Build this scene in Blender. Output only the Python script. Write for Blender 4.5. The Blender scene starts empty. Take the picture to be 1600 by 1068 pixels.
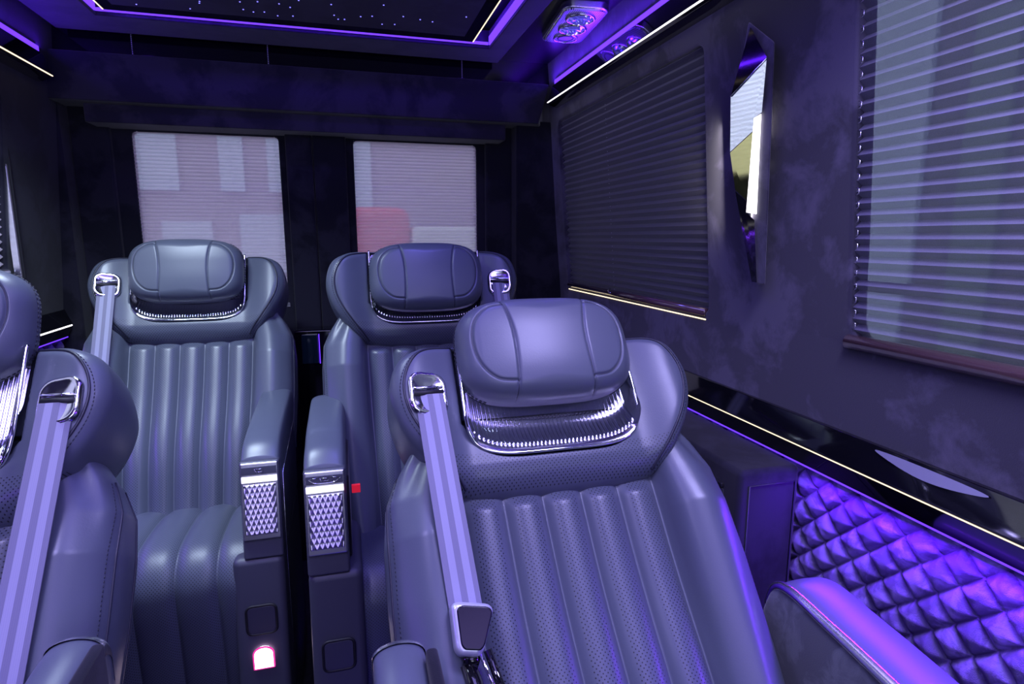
import bpy, math, random
import numpy as np
from mathutils import Vector
random.seed(7); RNG = np.random.default_rng(5)
scn = bpy.context.scene
COL = scn.collection
PI = math.pi
# ------------------------------------------------------------------ camera
FPX = 931.0
PITCH = math.atan(162 / FPX); YAW = math.atan(263 / 945.0)
cam_d = bpy.data.cameras.new('camera'); cam = bpy.data.objects.new('camera', cam_d); COL.objects.link(cam)
cam_d.sensor_fit = 'HORIZONTAL'; cam_d.sensor_width = 36.0; cam_d.lens = 36.0 * FPX / 1600.0
cam_d.clip_start = 0.01; cam_d.clip_end = 200
cam.location = (0, 0, 1.28)
cam.rotation_euler = (PI / 2 - PITCH, 0, -YAW)
scn.camera = cam
scn.view_settings.view_transform = 'Standard'; scn.view_settings.look = 'None'
scn.view_settings.gamma = 1.0; scn.view_settings.use_curve_mapping = False
scn.view_settings.exposure = 0.0
# ------------------------------------------------------------------ world (overcast daylight outside the van)
w = bpy.data.worlds.new('world'); scn.world = w; w.use_nodes = True
w.node_tree.nodes['Background'].inputs[0].default_value = (0.72, 0.80, 1.0, 1)
w.node_tree.nodes['Background'].inputs[1].default_value = 2.0
# ------------------------------------------------------------------ lamps
def area(name, loc, rot, sx, sy, power, col, spread=180):
    l = bpy.data.lights.new(name, 'AREA'); l.shape = 'RECTANGLE'; l.size = sx; l.size_y = sy
    l.energy = power; l.color = col; l.spread = math.radians(spread)
    o = bpy.data.objects.new(name, l); COL.objects.link(o); o.location = loc; o.rotation_euler = rot
    return o
def spot(name, loc, target, power, col, size=60, blend=.8, rad=.03):
    l = bpy.data.lights.new(name, 'SPOT'); l.energy = power; l.color = col; l.spot_size = math.radians(size)
    l.spot_blend = blend; l.shadow_soft_size = rad
    o = bpy.data.objects.new(name, l); COL.objects.link(o); o.location = loc
    o.rotation_euler = (Vector(target) - Vector(loc)).to_track_quat('-Z', 'Y').to_euler()
    return o
VIO = (0.50, 0.42, 1.0); BLU = (0.10, 0.01, 1.0); COOL = (0.62, 0.74, 1.0)
area('cabin_lamp_front', (0.1, -0.35, 1.86), (math.radians(28), 0, 0), 1.1, 0.7, 11, (0.42, 0.32, 1.0))
area('fill_middle', (0.0, 0.75, 1.885), (0, 0, 0), 0.62, 0.5, 4.5, (0.34, 0.27, 1.0))  # unseen violet fill added below the ceiling centre
area('windscreen_daylight', (0.0, -1.35, 1.35), (PI / 2, 0, 0), 1.5, 0.7, 4.5, (0.50, 0.46, 1.0))
area('reading_light_rear_left', (-0.53, 1.36, 1.885), (math.radians(10), 0, 0), .40, .20, 9.5, (.66, .80, 1.0), 110)
area('blue_fill_rear_right', (0.22, 1.20, 1.88), (math.radians(14), 0, 0), .2, .1, 1.6, (.18, .15, 1.0), 110)  # added blue fill for the rear right seat, no fitting here
area('fill_front_right', (0.50, 0.46, 1.88), (0, 0, 0), .36, .20, 8, (0.50, 0.46, 1.0), 120)  # unseen area light added for white streaks in the chrome insert
area('fill_front_left', (-0.50, 0.42, 1.87), (0, 0, 0), .3, .16, 6.5, (0.50, 0.45, 1.0), 120)  # added overhead light, gives the front left insert its streaks
# LED coves (blue)
area('cove_led_right', (0.772, 0.9, 1.842), (0, math.radians(140), 0), 0.02, 2.6, 14, BLU)
area('cove_led_left', (-0.832, 0.9, 1.825), (0, math.radians(-140), 0), 0.02, 2.55, 10, BLU)
area('cove_led_rear', (-0.06, 2.03, 1.93), (math.radians(110), 0, 0), 1.05, 0.02, 2.0, BLU)
area('cove_led_tray_right', (0.455, 1.2, 1.94), (0, math.radians(-100), 0), 0.02, 1.6, 2.5, BLU)
area('quilt_led_right', (0.815, 0.30, 0.845), (0, math.radians(18), 0), 0.012, 1.15, 9.0, (0.15, 0.012, 1.0))
area('quilt_led_left', (-0.87, 1.0, 0.955), (0, math.radians(-18), 0), 0.012, 2.2, 7, (0.20, 0.04, 1.0))
area('floor_led', (0.0, 1.0, 0.10), (PI, 0, 0), 0.12, 1.4, 0.5, (0.08, 0.02, 1.0))

# ------------------------------------------------------------------ materials
def mat(name, base=(.5, .5, .5), rough=.5, metal=0., spec=.5, sheen=0., coat=0., emit=None, estr=1., trans=0.):
    m = bpy.data.materials.new(name); m.use_nodes = True
    b = m.node_tree.nodes['Principled BSDF']; I = b.inputs
    I['Base Color'].default_value = (*base, 1); I['Roughness'].default_value = rough; I['Metallic'].default_value = metal
    I['Specular IOR Level'].default_value = spec; I['Sheen Weight'].default_value = sheen
    I['Coat Weight'].default_value = coat; I['Coat Roughness'].default_value = .05
    I['Transmission Weight'].default_value = trans
    if emit: I['Emission Color'].default_value = (*emit, 1); I['Emission Strength'].default_value = estr
    return m
class NT:
    def __init__(s, m): s.t = m.node_tree; s.b = s.t.nodes['Principled BSDF']
    def n(s, kind, **kw):
        nd = s.t.nodes.new(kind)
        for k, v in kw.items():
            if k == 'ins':
                for i, x in v.items():
                    if hasattr(x, 'type') and hasattr(x, 'node'): s.t.links.new(x, nd.inputs[i])
                    else: nd.inputs[i].default_value = x
            else: setattr(nd, k, v)
        return nd
    def l(s, a, b): s.t.links.new(a, b)
    def m(s, op, a, b=0., c=0.):
        return s.n('ShaderNodeMath', operation=op, ins={0: a, 1: b, 2: c}).outputs[0]
    def bump(s, h, strength=.3, dist=.001):
        bp = s.n('ShaderNodeBump', ins={'Height': h, 'Strength': strength, 'Distance': dist}); s.l(bp.outputs[0], s.b.inputs['Normal'])
def leather(name, base, perf=None, rough=.37):
    """perf: None | 'band' (dots in the middle of each channel) | 'all' | (v0,v1) band limits"""
    m = mat(name, base, rough, spec=.55); t = NT(m)
    co = t.n('ShaderNodeTexCoord')
    ns = t.n('ShaderNodeTexNoise', ins={'Vector': co.outputs['Object'], 'Scale': 420., 'Detail': 2.})
    h = ns.outputs[0]
    ml = t.n('ShaderNodeTexNoise', ins={'Vector': co.outputs['Object'], 'Scale': 6., 'Detail': 3.})
    rr = t.m('MULTIPLY_ADD', ml.outputs[0], .16, rough - .08); t.l(rr, t.b.inputs['Roughness'])
    if perf:
        uv = t.n('ShaderNodeUVMap'); sp = t.n('ShaderNodeSeparateXYZ', ins={0: uv.outputs[0]})
        u, v = sp.outputs[0], sp.outputs[1]
        P = .0072
        row = t.m('FLOOR', t.m('DIVIDE', v, P * .5)); sh = t.m('MULTIPLY', t.m('PINGPONG', row, 1.), .5)
        fu = t.m('SUBTRACT', t.m('FRACT', t.m('ADD', t.m('DIVIDE', u, P), sh)), .5)
        fv = t.m('MULTIPLY', t.m('SUBTRACT', t.m('FRACT', t.m('DIVIDE', v, P * .5)), .5), .5)
        d = t.m('SQRT', t.m('ADD', t.m('MULTIPLY', fu, fu), t.m('MULTIPLY', fv, fv)))
        dot = t.m('LESS_THAN', d, .14)
        if perf == 'band':
            ch = t.m('ABSOLUTE', t.m('SUBTRACT', t.m('FRACT', t.m('ADD', t.m('DIVIDE', u, .066), .5)), .5))
            dot = t.m('MULTIPLY', dot, t.m('LESS_THAN', ch, .30))
        elif isinstance(perf, tuple):
            dot = t.m('MULTIPLY', dot, t.m('MULTIPLY', t.m('GREATER_THAN', v, perf[0]), t.m('LESS_THAN', v, perf[1])))
        mx = t.n('ShaderNodeMix', data_type='RGBA', ins={0: dot, 6: (*base, 1), 7: (base[0] * .12, base[1] * .12, base[2] * .12, 1)})
        t.l(mx.outputs[2], t.b.inputs['Base Color'])
        h = t.m('SUBTRACT', h, t.m('MULTIPLY', dot, 1.5))
    t.bump(h, .16, .0006)
    return m
def suede(name, base, hi, scale=5., sh=.35, bmp=.25):
    m = mat(name, base, .92, spec=.2, sheen=sh); t = NT(m)
    t.b.inputs['Sheen Roughness'].default_value = .5
    co = t.n('ShaderNodeTexCoord')
    wq = t.n('ShaderNodeTexNoise', ins={'Vector': co.outputs['Object'], 'Scale': scale * .8, 'Detail': 2.})
    ad = t.n('ShaderNodeVectorMath', operation='MULTIPLY_ADD', ins={0: wq.outputs['Color'], 1: (.35, .35, .35), 2: co.outputs['Object']})
    ad.inputs[1].default_value = (.15, .15, .15)
    n1 = t.n('ShaderNodeTexNoise', ins={'Vector': ad.outputs[0], 'Scale': scale * 1.2, 'Detail': 6., 'Roughness': .60, 'Distortion': .12})
    r = t.n('ShaderNodeValToRGB'); r.color_ramp.elements[0].position = .455; r.color_ramp.elements[1].position = .555
    r.color_ramp.elements[0].color = (*base, 1); r.color_ramp.elements[1].color = (*hi, 1)
    t.l(n1.outputs[0], r.inputs[0]); t.l(r.outputs[0], t.b.inputs['Base Color'])
    n2 = t.n('ShaderNodeTexNoise', ins={'Vector': co.outputs['Object'], 'Scale': 700., 'Detail': 1.})
    t.bump(n2.outputs[0], bmp, .0008)
    return m
LB = (.085, .098, .135)
M_LEA = leather('leather', LB)
M_LEAP = leather('leather_perforated', LB, 'band')
M_LEAY = leather('leather_yoke', LB, (.478, .535))
M_LEAA = leather('leather_perforated_all', LB, 'all')
M_PIPE = mat('piping', (.018, .020, .034), .45)
M_STI = mat('stitch_thread', (.02, .02, .035), .7)
M_SUE = suede('suede', (.030, .028, .046), (.085, .078, .118))
M_SUED = suede('suede_dark', (.008, .008, .015), (.019, .018, .031), 5., .12)
M_SUEM = suede('suede_mid', (.017, .016, .028), (.034, .031, .050), 5., .2)
M_CEIL = mat('ceiling_black', (.006, .006, .012), .38, spec=.5)
M_GLOS = mat('black_gloss', (.004, .004, .006), .06, spec=.6, coat=.6)
M_PLAS = mat('dark_plastic', (.055, .055, .085), .5)
M_RUB = mat('black_rubber', (.008, .008, .012), .6)
M_CHR = mat('chrome', (.86, .87, .92), .08, metal=1.)
M_CHRS = mat('satin_chrome', (.80, .80, .86), .26, metal=1.)
M_CHRG = mat('grille_chrome', (.92, .90, .98), .33, metal=1.); M_CHRI = mat('insert_chrome', (.9, .9, .97), .13, metal=1.)
M_MIR = mat('mirror_pale_reflection', (.78, .84, .78), .03, metal=1.)  # pale green reflection put into the metal colour
M_MIRO = mat('mirror_olive_reflection', (.62, .60, .22), .05, metal=1.)  # olive reflection tinted into the mirror metal
M_WARM = mat('led_warm', (.01, .01, .01), .9, spec=0., emit=(1.0, .80, .50), estr=2.0)
M_WHITE = mat('led_white', (.01, .01, .01), .9, spec=0., emit=(1.0, .97, 1.0), estr=3.0)
M_VLED = mat('led_violet', (.01, .01, .01), .9, spec=0., emit=(.13, .035, 1.0), estr=2.0)
M_STAR = mat('led_blue', (.01, .01, .01), .9, spec=0., emit=(.20, .18, 1.0), estr=2.2)
M_PINK = mat('led_pink', (.01, .01, .01), .9, spec=0., emit=(1.0, .80, 1.0), estr=6.)
M_MAG = mat('led_magenta', (.01, .01, .01), .9, spec=0., emit=(1.0, .05, .45), estr=1.0)
M_RED = mat('red_plastic_glow', (.75, .01, .03), .4, emit=(.9, .02, .05), estr=.35)  # red plastic with a weak red glow added to its colour
M_RAIL = mat('burgundy_rail', (.10, .055, .06), .16, spec=.8, coat=.8)
M_GLASS = mat('tinted_glass', (.9, .93, .95), .0, trans=1.)
M_RUBG = mat('buckle_black', (.004, .004, .012), .22, spec=.35)
M_BEAD = mat('bead_white', (.85, .85, .9), .35)
M_CARPET = suede('carpet', (.010, .010, .02), (.02, .02, .035), 20)
# seat belt webbing: lighter stripes along the strap
M_BELT = mat('belt_webbing', (.2, .2, .3), .55, sheen=.3); t = NT(M_BELT)
uv = t.n('ShaderNodeUVMap'); sp = t.n('ShaderNodeSeparateXYZ', ins={0: uv.outputs[0]})
u = sp.outputs[0]
s1 = t.m('MULTIPLY', t.m('GREATER_THAN', u, .20), t.m('LESS_THAN', u, .42)); s2 = t.m('MULTIPLY', t.m('GREATER_THAN', u, .62), t.m('LESS_THAN', u, .84))
mx = t.n('ShaderNodeMix', data_type='RGBA', ins={0: t.m('ADD', s1, s2), 6: (.16, .155, .24, 1), 7: (.28, .275, .40, 1)})
t.l(mx.outputs[2], t.b.inputs['Base Color'])
wv = t.n('ShaderNodeTexWave', ins={'Vector': uv.outputs[0], 'Scale': 6.}); t.bump(wv.outputs[0], .1, .0005)
# woven pleated-blind cloth
def blind_mat(name, base, transl, see, grain=900., stripe=0.):
    m = bpy.data.materials.new(name); m.use_nodes = True; tr = m.node_tree; t = NT(m)
    b = t.b; b.inputs['Base Color'].default_value = (*base, 1); b.inputs['Roughness'].default_value = .55
    b.inputs['Sheen Weight'].default_value = .3
    tl = t.n('ShaderNodeBsdfTranslucent', ins={'Color': (*transl, 1)}); tp = t.n('ShaderNodeBsdfTransparent', ins={'Color': (1, 1, 1, 1)})
    co = t.n('ShaderNodeTexCoord')
    no = t.n('ShaderNodeTexNoise', ins={'Vector': co.outputs['Object'], 'Scale': grain, 'Detail': 1.})
    r = t.n('ShaderNodeMapRange', ins={0: no.outputs[0], 1: .3, 2: .7, 3: see * .4, 4: see * 1.6})
    if stripe:
        sz = t.n('ShaderNodeSeparateXYZ', ins={0: co.outputs['Object']}).outputs[2]
        fr_ = t.m('LESS_THAN', t.m('FRACT', t.m('DIVIDE', sz, stripe)), .30)
        fm = t.m('MULTIPLY', fr_, t.m('ADD', .45, 0.))
        g = t.n('ShaderNodeMix', data_type='RGBA', ins={0: fm, 6: (*transl, 1), 7: (transl[0] * .2, transl[1] * .2, transl[2] * .25, 1)})
        t.l(g.outputs[2], tl.inputs['Color'])
    a = t.n('ShaderNodeAddShader', ins={0: b.outputs[0], 1: tl.outputs[0]})
    mxs = t.n('ShaderNodeMixShader', ins={0: r.outputs[0], 1: a.outputs[0], 2: tp.outputs[0]})
    out = tr.nodes['Material Output']; tr.links.new(mxs.outputs[0], out.inputs[0])
    return m
M_BLR = blind_mat('rear_blind_cloth', (.26, .23, .29), (.66, .58, .64), .20, 1500., .0125)
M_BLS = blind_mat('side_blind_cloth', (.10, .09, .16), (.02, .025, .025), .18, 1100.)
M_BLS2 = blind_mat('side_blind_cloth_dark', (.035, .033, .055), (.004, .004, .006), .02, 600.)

# ------------------------------------------------------------------ object helpers
def link(o, parent=None, kind=None, label=None, cat=None, group=None):
    if o.name not in COL.objects: COL.objects.link(o)
    if parent is not None: o.parent = parent
    if kind: o['kind'] = kind
    if label: o['label'] = label
    if cat: o['category'] = cat
    if group: o['group'] = group
    return o
def empty(name, loc=(0, 0, 0), rz=0., **kw):
    o = bpy.data.objects.new(name, None); o.empty_display_size = .05; o.location = loc; o.rotation_euler = (0, 0, rz)
    return link(o, **kw)
def mesh(name, V, F, m, parent=None, smooth=True, uv=None, **kw):
    me = bpy.data.meshes.new(name); me.from_pydata([tuple(map(float, v)) for v in V], [], [tuple(int(i) for i in f) for f in F]); me.update()
    if smooth: me.polygons.foreach_set('use_smooth', [True] * len(me.polygons))
    if uv is not None:
        l = me.uv_layers.new(name='UVMap'); idx = np.empty(len(me.loops), dtype=np.int64); me.loops.foreach_get('vertex_index', idx)
        l.data.foreach_set('uv', np.asarray(uv, float)[idx].ravel())
    me.materials.append(m)
    o = bpy.data.objects.new(name, me)
    return link(o, parent=parent, **kw)
class MB:
    """collects pieces that form one mesh"""
    def __init__(s): s.V = []; s.F = []; s.n = 0
    def add(s, V, F):
        V = np.asarray(V, float); s.V.append(V); s.F += [tuple(i + s.n for i in f) for f in F]; s.n += len(V); return s
    def box(s, x0, x1, y0, y1, z0, z1):
        V = [(x, y, z) for x in (x0, x1) for y in (y0, y1) for z in (z0, z1)]
        return s.add(V, [(0, 1, 3, 2), (4, 6, 7, 5), (0, 4, 5, 1), (2, 3, 7, 6), (0, 2, 6, 4), (1, 5, 7, 3)])
    def tube(s, P, r, k=8, closed=False):
        P = np.asarray(P, float); n = len(P)
        T = np.gradient(P, axis=0) if not closed else np.roll(P, -1, 0) - np.roll(P, 1, 0)
        T /= np.linalg.norm(T, axis=1)[:, None] + 1e-12
        up = np.array([0, 0, 1.]) if abs(T[0][2]) < .9 else np.array([1., 0, 0])
        N = np.cross(T[0], up); N /= np.linalg.norm(N); V = []
        R = np.broadcast_to(np.asarray(r, float), (n,))
        for i in range(n):
            N = N - T[i] * (N @ T[i]); N /= np.linalg.norm(N) + 1e-12; B = np.cross(T[i], N)
            for j in range(k):
                a = 2 * PI * j / k; V.append(P[i] + R[i] * (math.cos(a) * N + math.sin(a) * B))
        F = []
        for i in range(n if closed else n - 1):
            i2 = (i + 1) % n
            for j in range(k): F.append((i * k + j, i * k + (j + 1) % k, i2 * k + (j + 1) % k, i2 * k + j))
        if not closed: F.append(tuple(range(k))[::-1]); F.append(tuple((n - 1) * k + j for j in range(k)))
        return s.add(V, F)
    def dashes(s, P, r=.0006, dash=.0035, gap=.0025):
        P = np.asarray(P, float); L = np.concatenate([[0], np.cumsum(np.linalg.norm(np.diff(P, axis=0), axis=1))])
        q = 0.
        while q + dash < L[-1]:
            ts = np.array([q, q + dash]); Q = np.stack([np.interp(ts, L, P[:, i]) for i in range(3)], 1)
            s.tube(Q, r, 4); q += dash + gap
        return s
    def build(s, name, m, parent=None, smooth=True, **kw):
        return mesh(name, np.vstack(s.V), s.F, m, parent, smooth, **kw)
def bevel(o, w=.003, seg=3, ang=35):
    b = o.modifiers.new('bevel', 'BEVEL'); b.width = w; b.segments = seg; b.limit_method = 'ANGLE'; b.angle_limit = math.radians(ang)
    for p in o.data.polygons: p.use_smooth = True
    b.harden_normals = False
    wn = o.modifiers.new('wn', 'WEIGHTED_NORMAL'); wn.keep_sharp = False
    return o
def gridF(n, m, cu=False, cv=False):
    F = []
    for i in range(n if cu else n - 1):
        for j in range(m if cv else m - 1):
            i2, j2 = (i + 1) % n, (j + 1) % m; F.append((i * m + j, i2 * m + j, i2 * m + j2, i * m + j2))
    return F
def catmull(P, k=8, closed=False):
    P = np.asarray(P, float); n = len(P); out = []
    for i in range(n if closed else n - 1):
        if closed: a, b, c, d = P[(i - 1) % n], P[i], P[(i + 1) % n], P[(i + 2) % n]
        else: a, b, c, d = P[max(i - 1, 0)], P[i], P[i + 1], P[min(i + 2, n - 1)]
        for j in range(k):
            t = j / k; out.append(.5 * ((2 * b) + (-a + c) * t + (2 * a - 5 * b + 4 * c - d) * t * t + (-a + 3 * b - 3 * c + d) * t ** 3))
    if not closed: out.append(P[-1])
    return np.array(out)
def resample(P, n, closed=False):
    P = np.asarray(P, float)
    if closed: P = np.vstack([P, P[:1]])
    L = np.concatenate([[0], np.cumsum(np.linalg.norm(np.diff(P, axis=0), axis=1))])
    t = np.linspace(0, L[-1], n + 1)[:-1] if closed else np.linspace(0, L[-1], n)
    return np.stack([np.interp(t, L, P[:, i]) for i in range(P.shape[1])], 1)
def seg_dist(Q, P):
    """min distance of points Q (N,2) from polyline P"""
    d = np.full(len(Q), 9.)
    for a, b in zip(P[:-1], P[1:]):
        ab = b - a; t = np.clip(((Q - a) @ ab) / (ab @ ab + 1e-12), 0, 1); d = np.minimum(d, np.linalg.norm(Q - a - t[:, None] * ab, axis=1))
    return d
def smooth01(x): x = np.clip(x, 0, 1); return x * x * (3 - 2 * x)
def mirror_outline(H):
    """right half from bottom centre to top centre -> closed ccw outline"""
    H = np.asarray(H, float); L = H[::-1].copy(); L[:, 0] *= -1
    return np.vstack([H, L[1:-1]])
class Pad:
    """cushion-like closed body over an outline in the (x,s) plane; n = height over that plane"""
    def __init__(s, out, front, R, c=None, N=320, ps=1.):
        s.o = resample(catmull(out, 8, True) if ps else out, N, True); s.c = np.asarray(c if c is not None else s.o.mean(0), float)
        s.front = front; s.R = R
        d = s.o - s.c; s.ang = np.arctan2(d[:, 1], d[:, 0]); s.rad = np.linalg.norm(d, axis=1)
        i = np.argsort(s.ang); s.ai = np.concatenate([s.ang[i] - 2 * PI, s.ang[i], s.ang[i] + 2 * PI]); s.ri = np.tile(s.rad[i], 3)
    def n(s, Q):
        Q = np.atleast_2d(Q); d = Q - s.c; a = np.arctan2(d[:, 1], d[:, 0]); rr = np.interp(a, s.ai, s.ri)
        e = np.clip((rr - np.linalg.norm(d, axis=1)) / s.R, 0, 1)
        return s.front(Q[:, 0], Q[:, 1]) - s.R * (1 - np.sqrt(np.clip(1 - (1 - e) ** 2, 0, 1)))
    def verts(s, nr=60, back=-.1, bs=.96, nb=8, bulge=.0):
        rs = []
        q = np.linspace(0, 1, nr) ** .85
        for k in q[1:]:
            f = k + (1 - k) * 0
            # denser rings near the rim
            f = 1 - (1 - k) ** 1.35
            P = s.c + f * (s.o - s.c); rs.append(np.column_stack([P, s.n(P)]))
        base = rs[-1][:, 2].copy()
        for j in range(1, nb + 1):
            t = j / nb; sc = 1 + (bs - 1) * t ** 2 + bulge * math.sin(PI * t)
            P = s.c + sc * (s.o - s.c); rs.append(np.column_stack([P, base * (1 - t) + back * t]))
        for k in (.8, .4):
            P = s.c + bs * k * (s.o - s.c); rs.append(np.column_stack([P, np.full(len(P), back - .004)]))
        V = np.vstack(rs); m = len(s.o); F = []
        for i in range(len(rs) - 1):
            for j in range(m): j2 = (j + 1) % m; F.append((i * m + j, i * m + j2, (i + 1) * m + j2, (i + 1) * m + j))
        c0 = len(V); V = np.vstack([V, [[*s.c, s.n(s.c)[0]]], [[*s.c, back - .004]]])
        for j in range(m): F.append((c0, j, (j + 1) % m)[::-1]); b = (len(rs) - 1) * m; F.append((b + j, b + (j + 1) % m, c0 + 1))
        F = [f[::-1] for f in F]
        return V, F
def fixn(o):
    import bmesh
    bm = bmesh.new(); bm.from_mesh(o.data); bmesh.ops.recalc_face_normals(bm, faces=bm.faces); bm.to_mesh(o.data); bm.free(); return o
def rrect(w, h, r, n=6, cx=0., cy=0.):
    P = []
    for sx, sy, a0 in ((1, -1, -PI / 2), (1, 1, 0), (-1, 1, PI / 2), (-1, -1, PI)):
        for i in range(n + 1):
            a = a0 + PI / 2 * i / n; P.append((cx + sx * (w / 2 - r) + r * math.cos(a), cy + sy * (h / 2 - r) + r * math.sin(a)))
    return np.array(P)
def prism(name, P, axis, a, b, m, parent=None, bev=0., **kw):
    """outline P (2D) extruded along axis 'x'|'y'|'z' from a to b"""
    P = np.asarray(P); n = len(P)
    def up(p, h): return {'x': (h, p[0], p[1]), 'y': (p[0], h, p[1]), 'z': (p[0], p[1], h)}[axis]
    V = [up(p, a) for p in P] + [up(p, b) for p in P]
    F = [tuple(range(n)), tuple(range(2 * n - 1, n - 1, -1))] + [(i, i + n, (i + 1) % n + n, (i + 1) % n) for i in range(n)]
    o = mesh(name, V, F, m, parent, False, **kw); fixn(o)
    if bev: bevel(o, bev)
    return o
def plate_holes(name, outer, holes, thick, bev, m, fn, parent=None, **kw):
    """flat panel with rounded holes: 2D curve filled, then its points mapped by fn(u,v,w)"""
    cu = bpy.data.curves.new('tmp', 'CURVE'); cu.dimensions = '2D'; cu.fill_mode = 'BOTH'; cu.extrude = thick / 2; cu.bevel_depth = bev; cu.bevel_resolution = 3
    for P in [outer] + holes:
        sp = cu.splines.new('POLY'); sp.points.add(len(P) - 1); sp.use_cyclic_u = True
        for i, p in enumerate(P): sp.points[i].co = (p[0], p[1], 0, 1)
    o = bpy.data.objects.new('tmp', cu); me = o.to_mesh(); V = np.empty(len(me.vertices) * 3); me.vertices.foreach_get('co', V); V = V.reshape(-1, 3)
    F = [tuple(p.vertices) for p in me.polygons]
    o.to_mesh_clear(); bpy.data.objects.remove(o); bpy.data.curves.remove(cu)
    ob = mesh(name, [fn(*v) for v in V], F, m, parent, False, **kw); fixn(ob)
    return ob
def boxo(name, x0, x1, y0, y1, z0, z1, m, parent=None, bev=0., **kw):
    o = MB().box(x0, x1, y0, y1, z0, z1).build(name, m, parent, False, **kw)
    if bev: bevel(o, bev)
    return o

# ------------------------------------------------------------------ the shell
XR, XL, YR, YF, ZC = .84, -.90, 2.36, -1.40, 1.90
def xr(z): return XR - .087 * max(0, z - 1.1) if z > 1.1 else XR
def xl(z): return XL + .087 * max(0, z - 1.1) if z > 1.1 else XL
boxo('floor', XL - .1, XR + .1, YF, YR + .1, -.06, 0, M_CARPET, kind='structure')
# ceiling: outer field with an opening for the tray, and a higher inner deck
plate_holes('ceiling', [(-.98, YF), (.92, YF), (.92, 2.44), (-.98, 2.44)], [[(-.80, -.9), (.56, -.9), (.56, 2.215), (-.80, 2.215)]], .02, .0, M_CEIL,
            lambda u, v, w: (u, v, ZC + .035 + w), kind='structure')
fr = plate_holes('trim_1', [(-.80, -.9), (.56, -.9), (.56, 2.215), (-.80, 2.215)], [[(-.65, -.8), (.50, -.8), (.50, 2.07), (-.65, 2.07)]], .05, .004, M_SUEM,
            lambda u, v, w: (u, v, ZC + .03 + w), kind='structure')
boxo('ceiling_deck', -.82, .58, -.95, 2.25, ZC + .075, ZC + .09, M_CEIL, kind='structure')
# star panel raft hung in the tray
raft = empty('star_ceiling_panel', (-.09, 1.0, ZC), label='black star-effect panel with blue light dots set in the ceiling tray', cat='ceiling panel')
boxo('border_board', -.52, .52, -1.7, 1.01, .0, .03, M_GLOS, raft, bev=.002)
boxo('star_board', -.48, .48, -1.66, .95, -.004, .0, M_SUED, raft)
for sx in (-1, 1): boxo('edge_light', sx * .52 - (.0 if sx < 0 else .003), sx * .52 + (.003 if sx < 0 else .0), -1.7, 1.005, -.001, .001, M_WARM, raft, label='warm white light line')
star = None
for k in range(95):
    x = RNG.uniform(-.46, .46); y = RNG.uniform(.40, .93)
    if star is None:
        a = [(math.cos(i * PI / 3) * .0019, math.sin(i * PI / 3) * .0019) for i in range(6)]
        star = mesh('star_light', [(p[0], p[1], -.0055) for p in a] + [(p[0], p[1], -.0035) for p in a], [tuple(range(6))[::-1], tuple(range(6, 12))] + [(i, (i + 1) % 6, (i + 1) % 6 + 6, i + 6) for i in range(6)], M_STAR, raft, False); o = star
    else:
        o = star.copy(); COL.objects.link(o)
    o.location = (x, y, 0)
# violet LED bands on the tray's inner walls
boxo('tray_light_strip', .492, .4965, -.75, 2.055, ZC + .010, ZC + .036, M_VLED, label='violet light strip along the right edge of the ceiling tray', cat='light strip')
boxo('tray_light_strip', -.645, .492, 2.060, 2.0645, ZC + .012, ZC + .020, M_VLED, label='violet light strip along the rear edge of the ceiling tray', cat='light strip')
boxo('tray_light_strip', -.6465, -.642, -.75, 2.055, ZC + .010, ZC + .036, M_VLED, label='violet light strip along the left edge of the ceiling tray', cat='light strip')
# side walls
def wall_side(name, sgn, holes, z0, z1, y0, y1, mt):
    X = xr if sgn > 0 else xl
    return plate_holes(name, [(y0, z0), (y1, z0), (y1, z1), (y0, z1)], holes, .03, .006, mt,
        lambda u, v, w: (X(v) + sgn * (.022 + 0) - w * 1.0, u, v), kind='structure')
W2 = rrect(.954, .62, .03, 6, 1.723, 1.403); W1 = rrect(1.30, .72, .045, 6, .185, 1.455)
wall_side('wall_right', 1, [W2, W1], .865, 1.96, YF, YR + .02, M_SUE)
W3 = rrect(1.10, .50, .03, 6, 1.41, 1.42)
wall_side('wall_left', -1, [W3], .975, 1.96, YF, YR + .02, M_SUED)
boxo('wall_right_lower', XR + .025, XR + .05, YF, YR, 0, .90, M_SUED, kind='structure')
boxo('wall_left_lower', XL - .05, XL - .022, YF, YR, 0, 1.0, M_SUED, kind='structure')
# rear wall with two windows
R1 = rrect(.474, .60, .02, 5, -.441, 1.34); R2 = rrect(.473, .60, .02, 5, .281, 1.34)
plate_holes('wall_rear', [(-1.0, 0), (.94, 0), (.94, 1.98), (-1.0, 1.98)], [R1, R2], .03, .005, M_SUED, lambda u, v, w: (u, YR + .02 - w, v), kind='structure')
# front bulkhead with the windscreen opening
plate_holes('wall_front', [(-1.0, 0), (.94, 0), (.94, 1.98), (-1.0, 1.98)], [rrect(1.55, .78, .08, 6, 0, 1.36)], .03, .004, M_SUED, lambda u, v, w: (u, YF + w, v), kind='structure')
# rear pillars and door-leaf trims
for i, (x0, x1, y0) in enumerate([(-.93, -.845, 2.27), (-.845, -.73, 2.335), (-.185, -.095, 2.325), (-.092, .022, 2.325), (.545, .65, 2.335), (.65, .84, 2.27)]):
    boxo('trim_%d' % (i + 2), x0, x1, y0, YR + .01, .30, 1.72, M_SUED, bev=.008, kind='structure')
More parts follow.
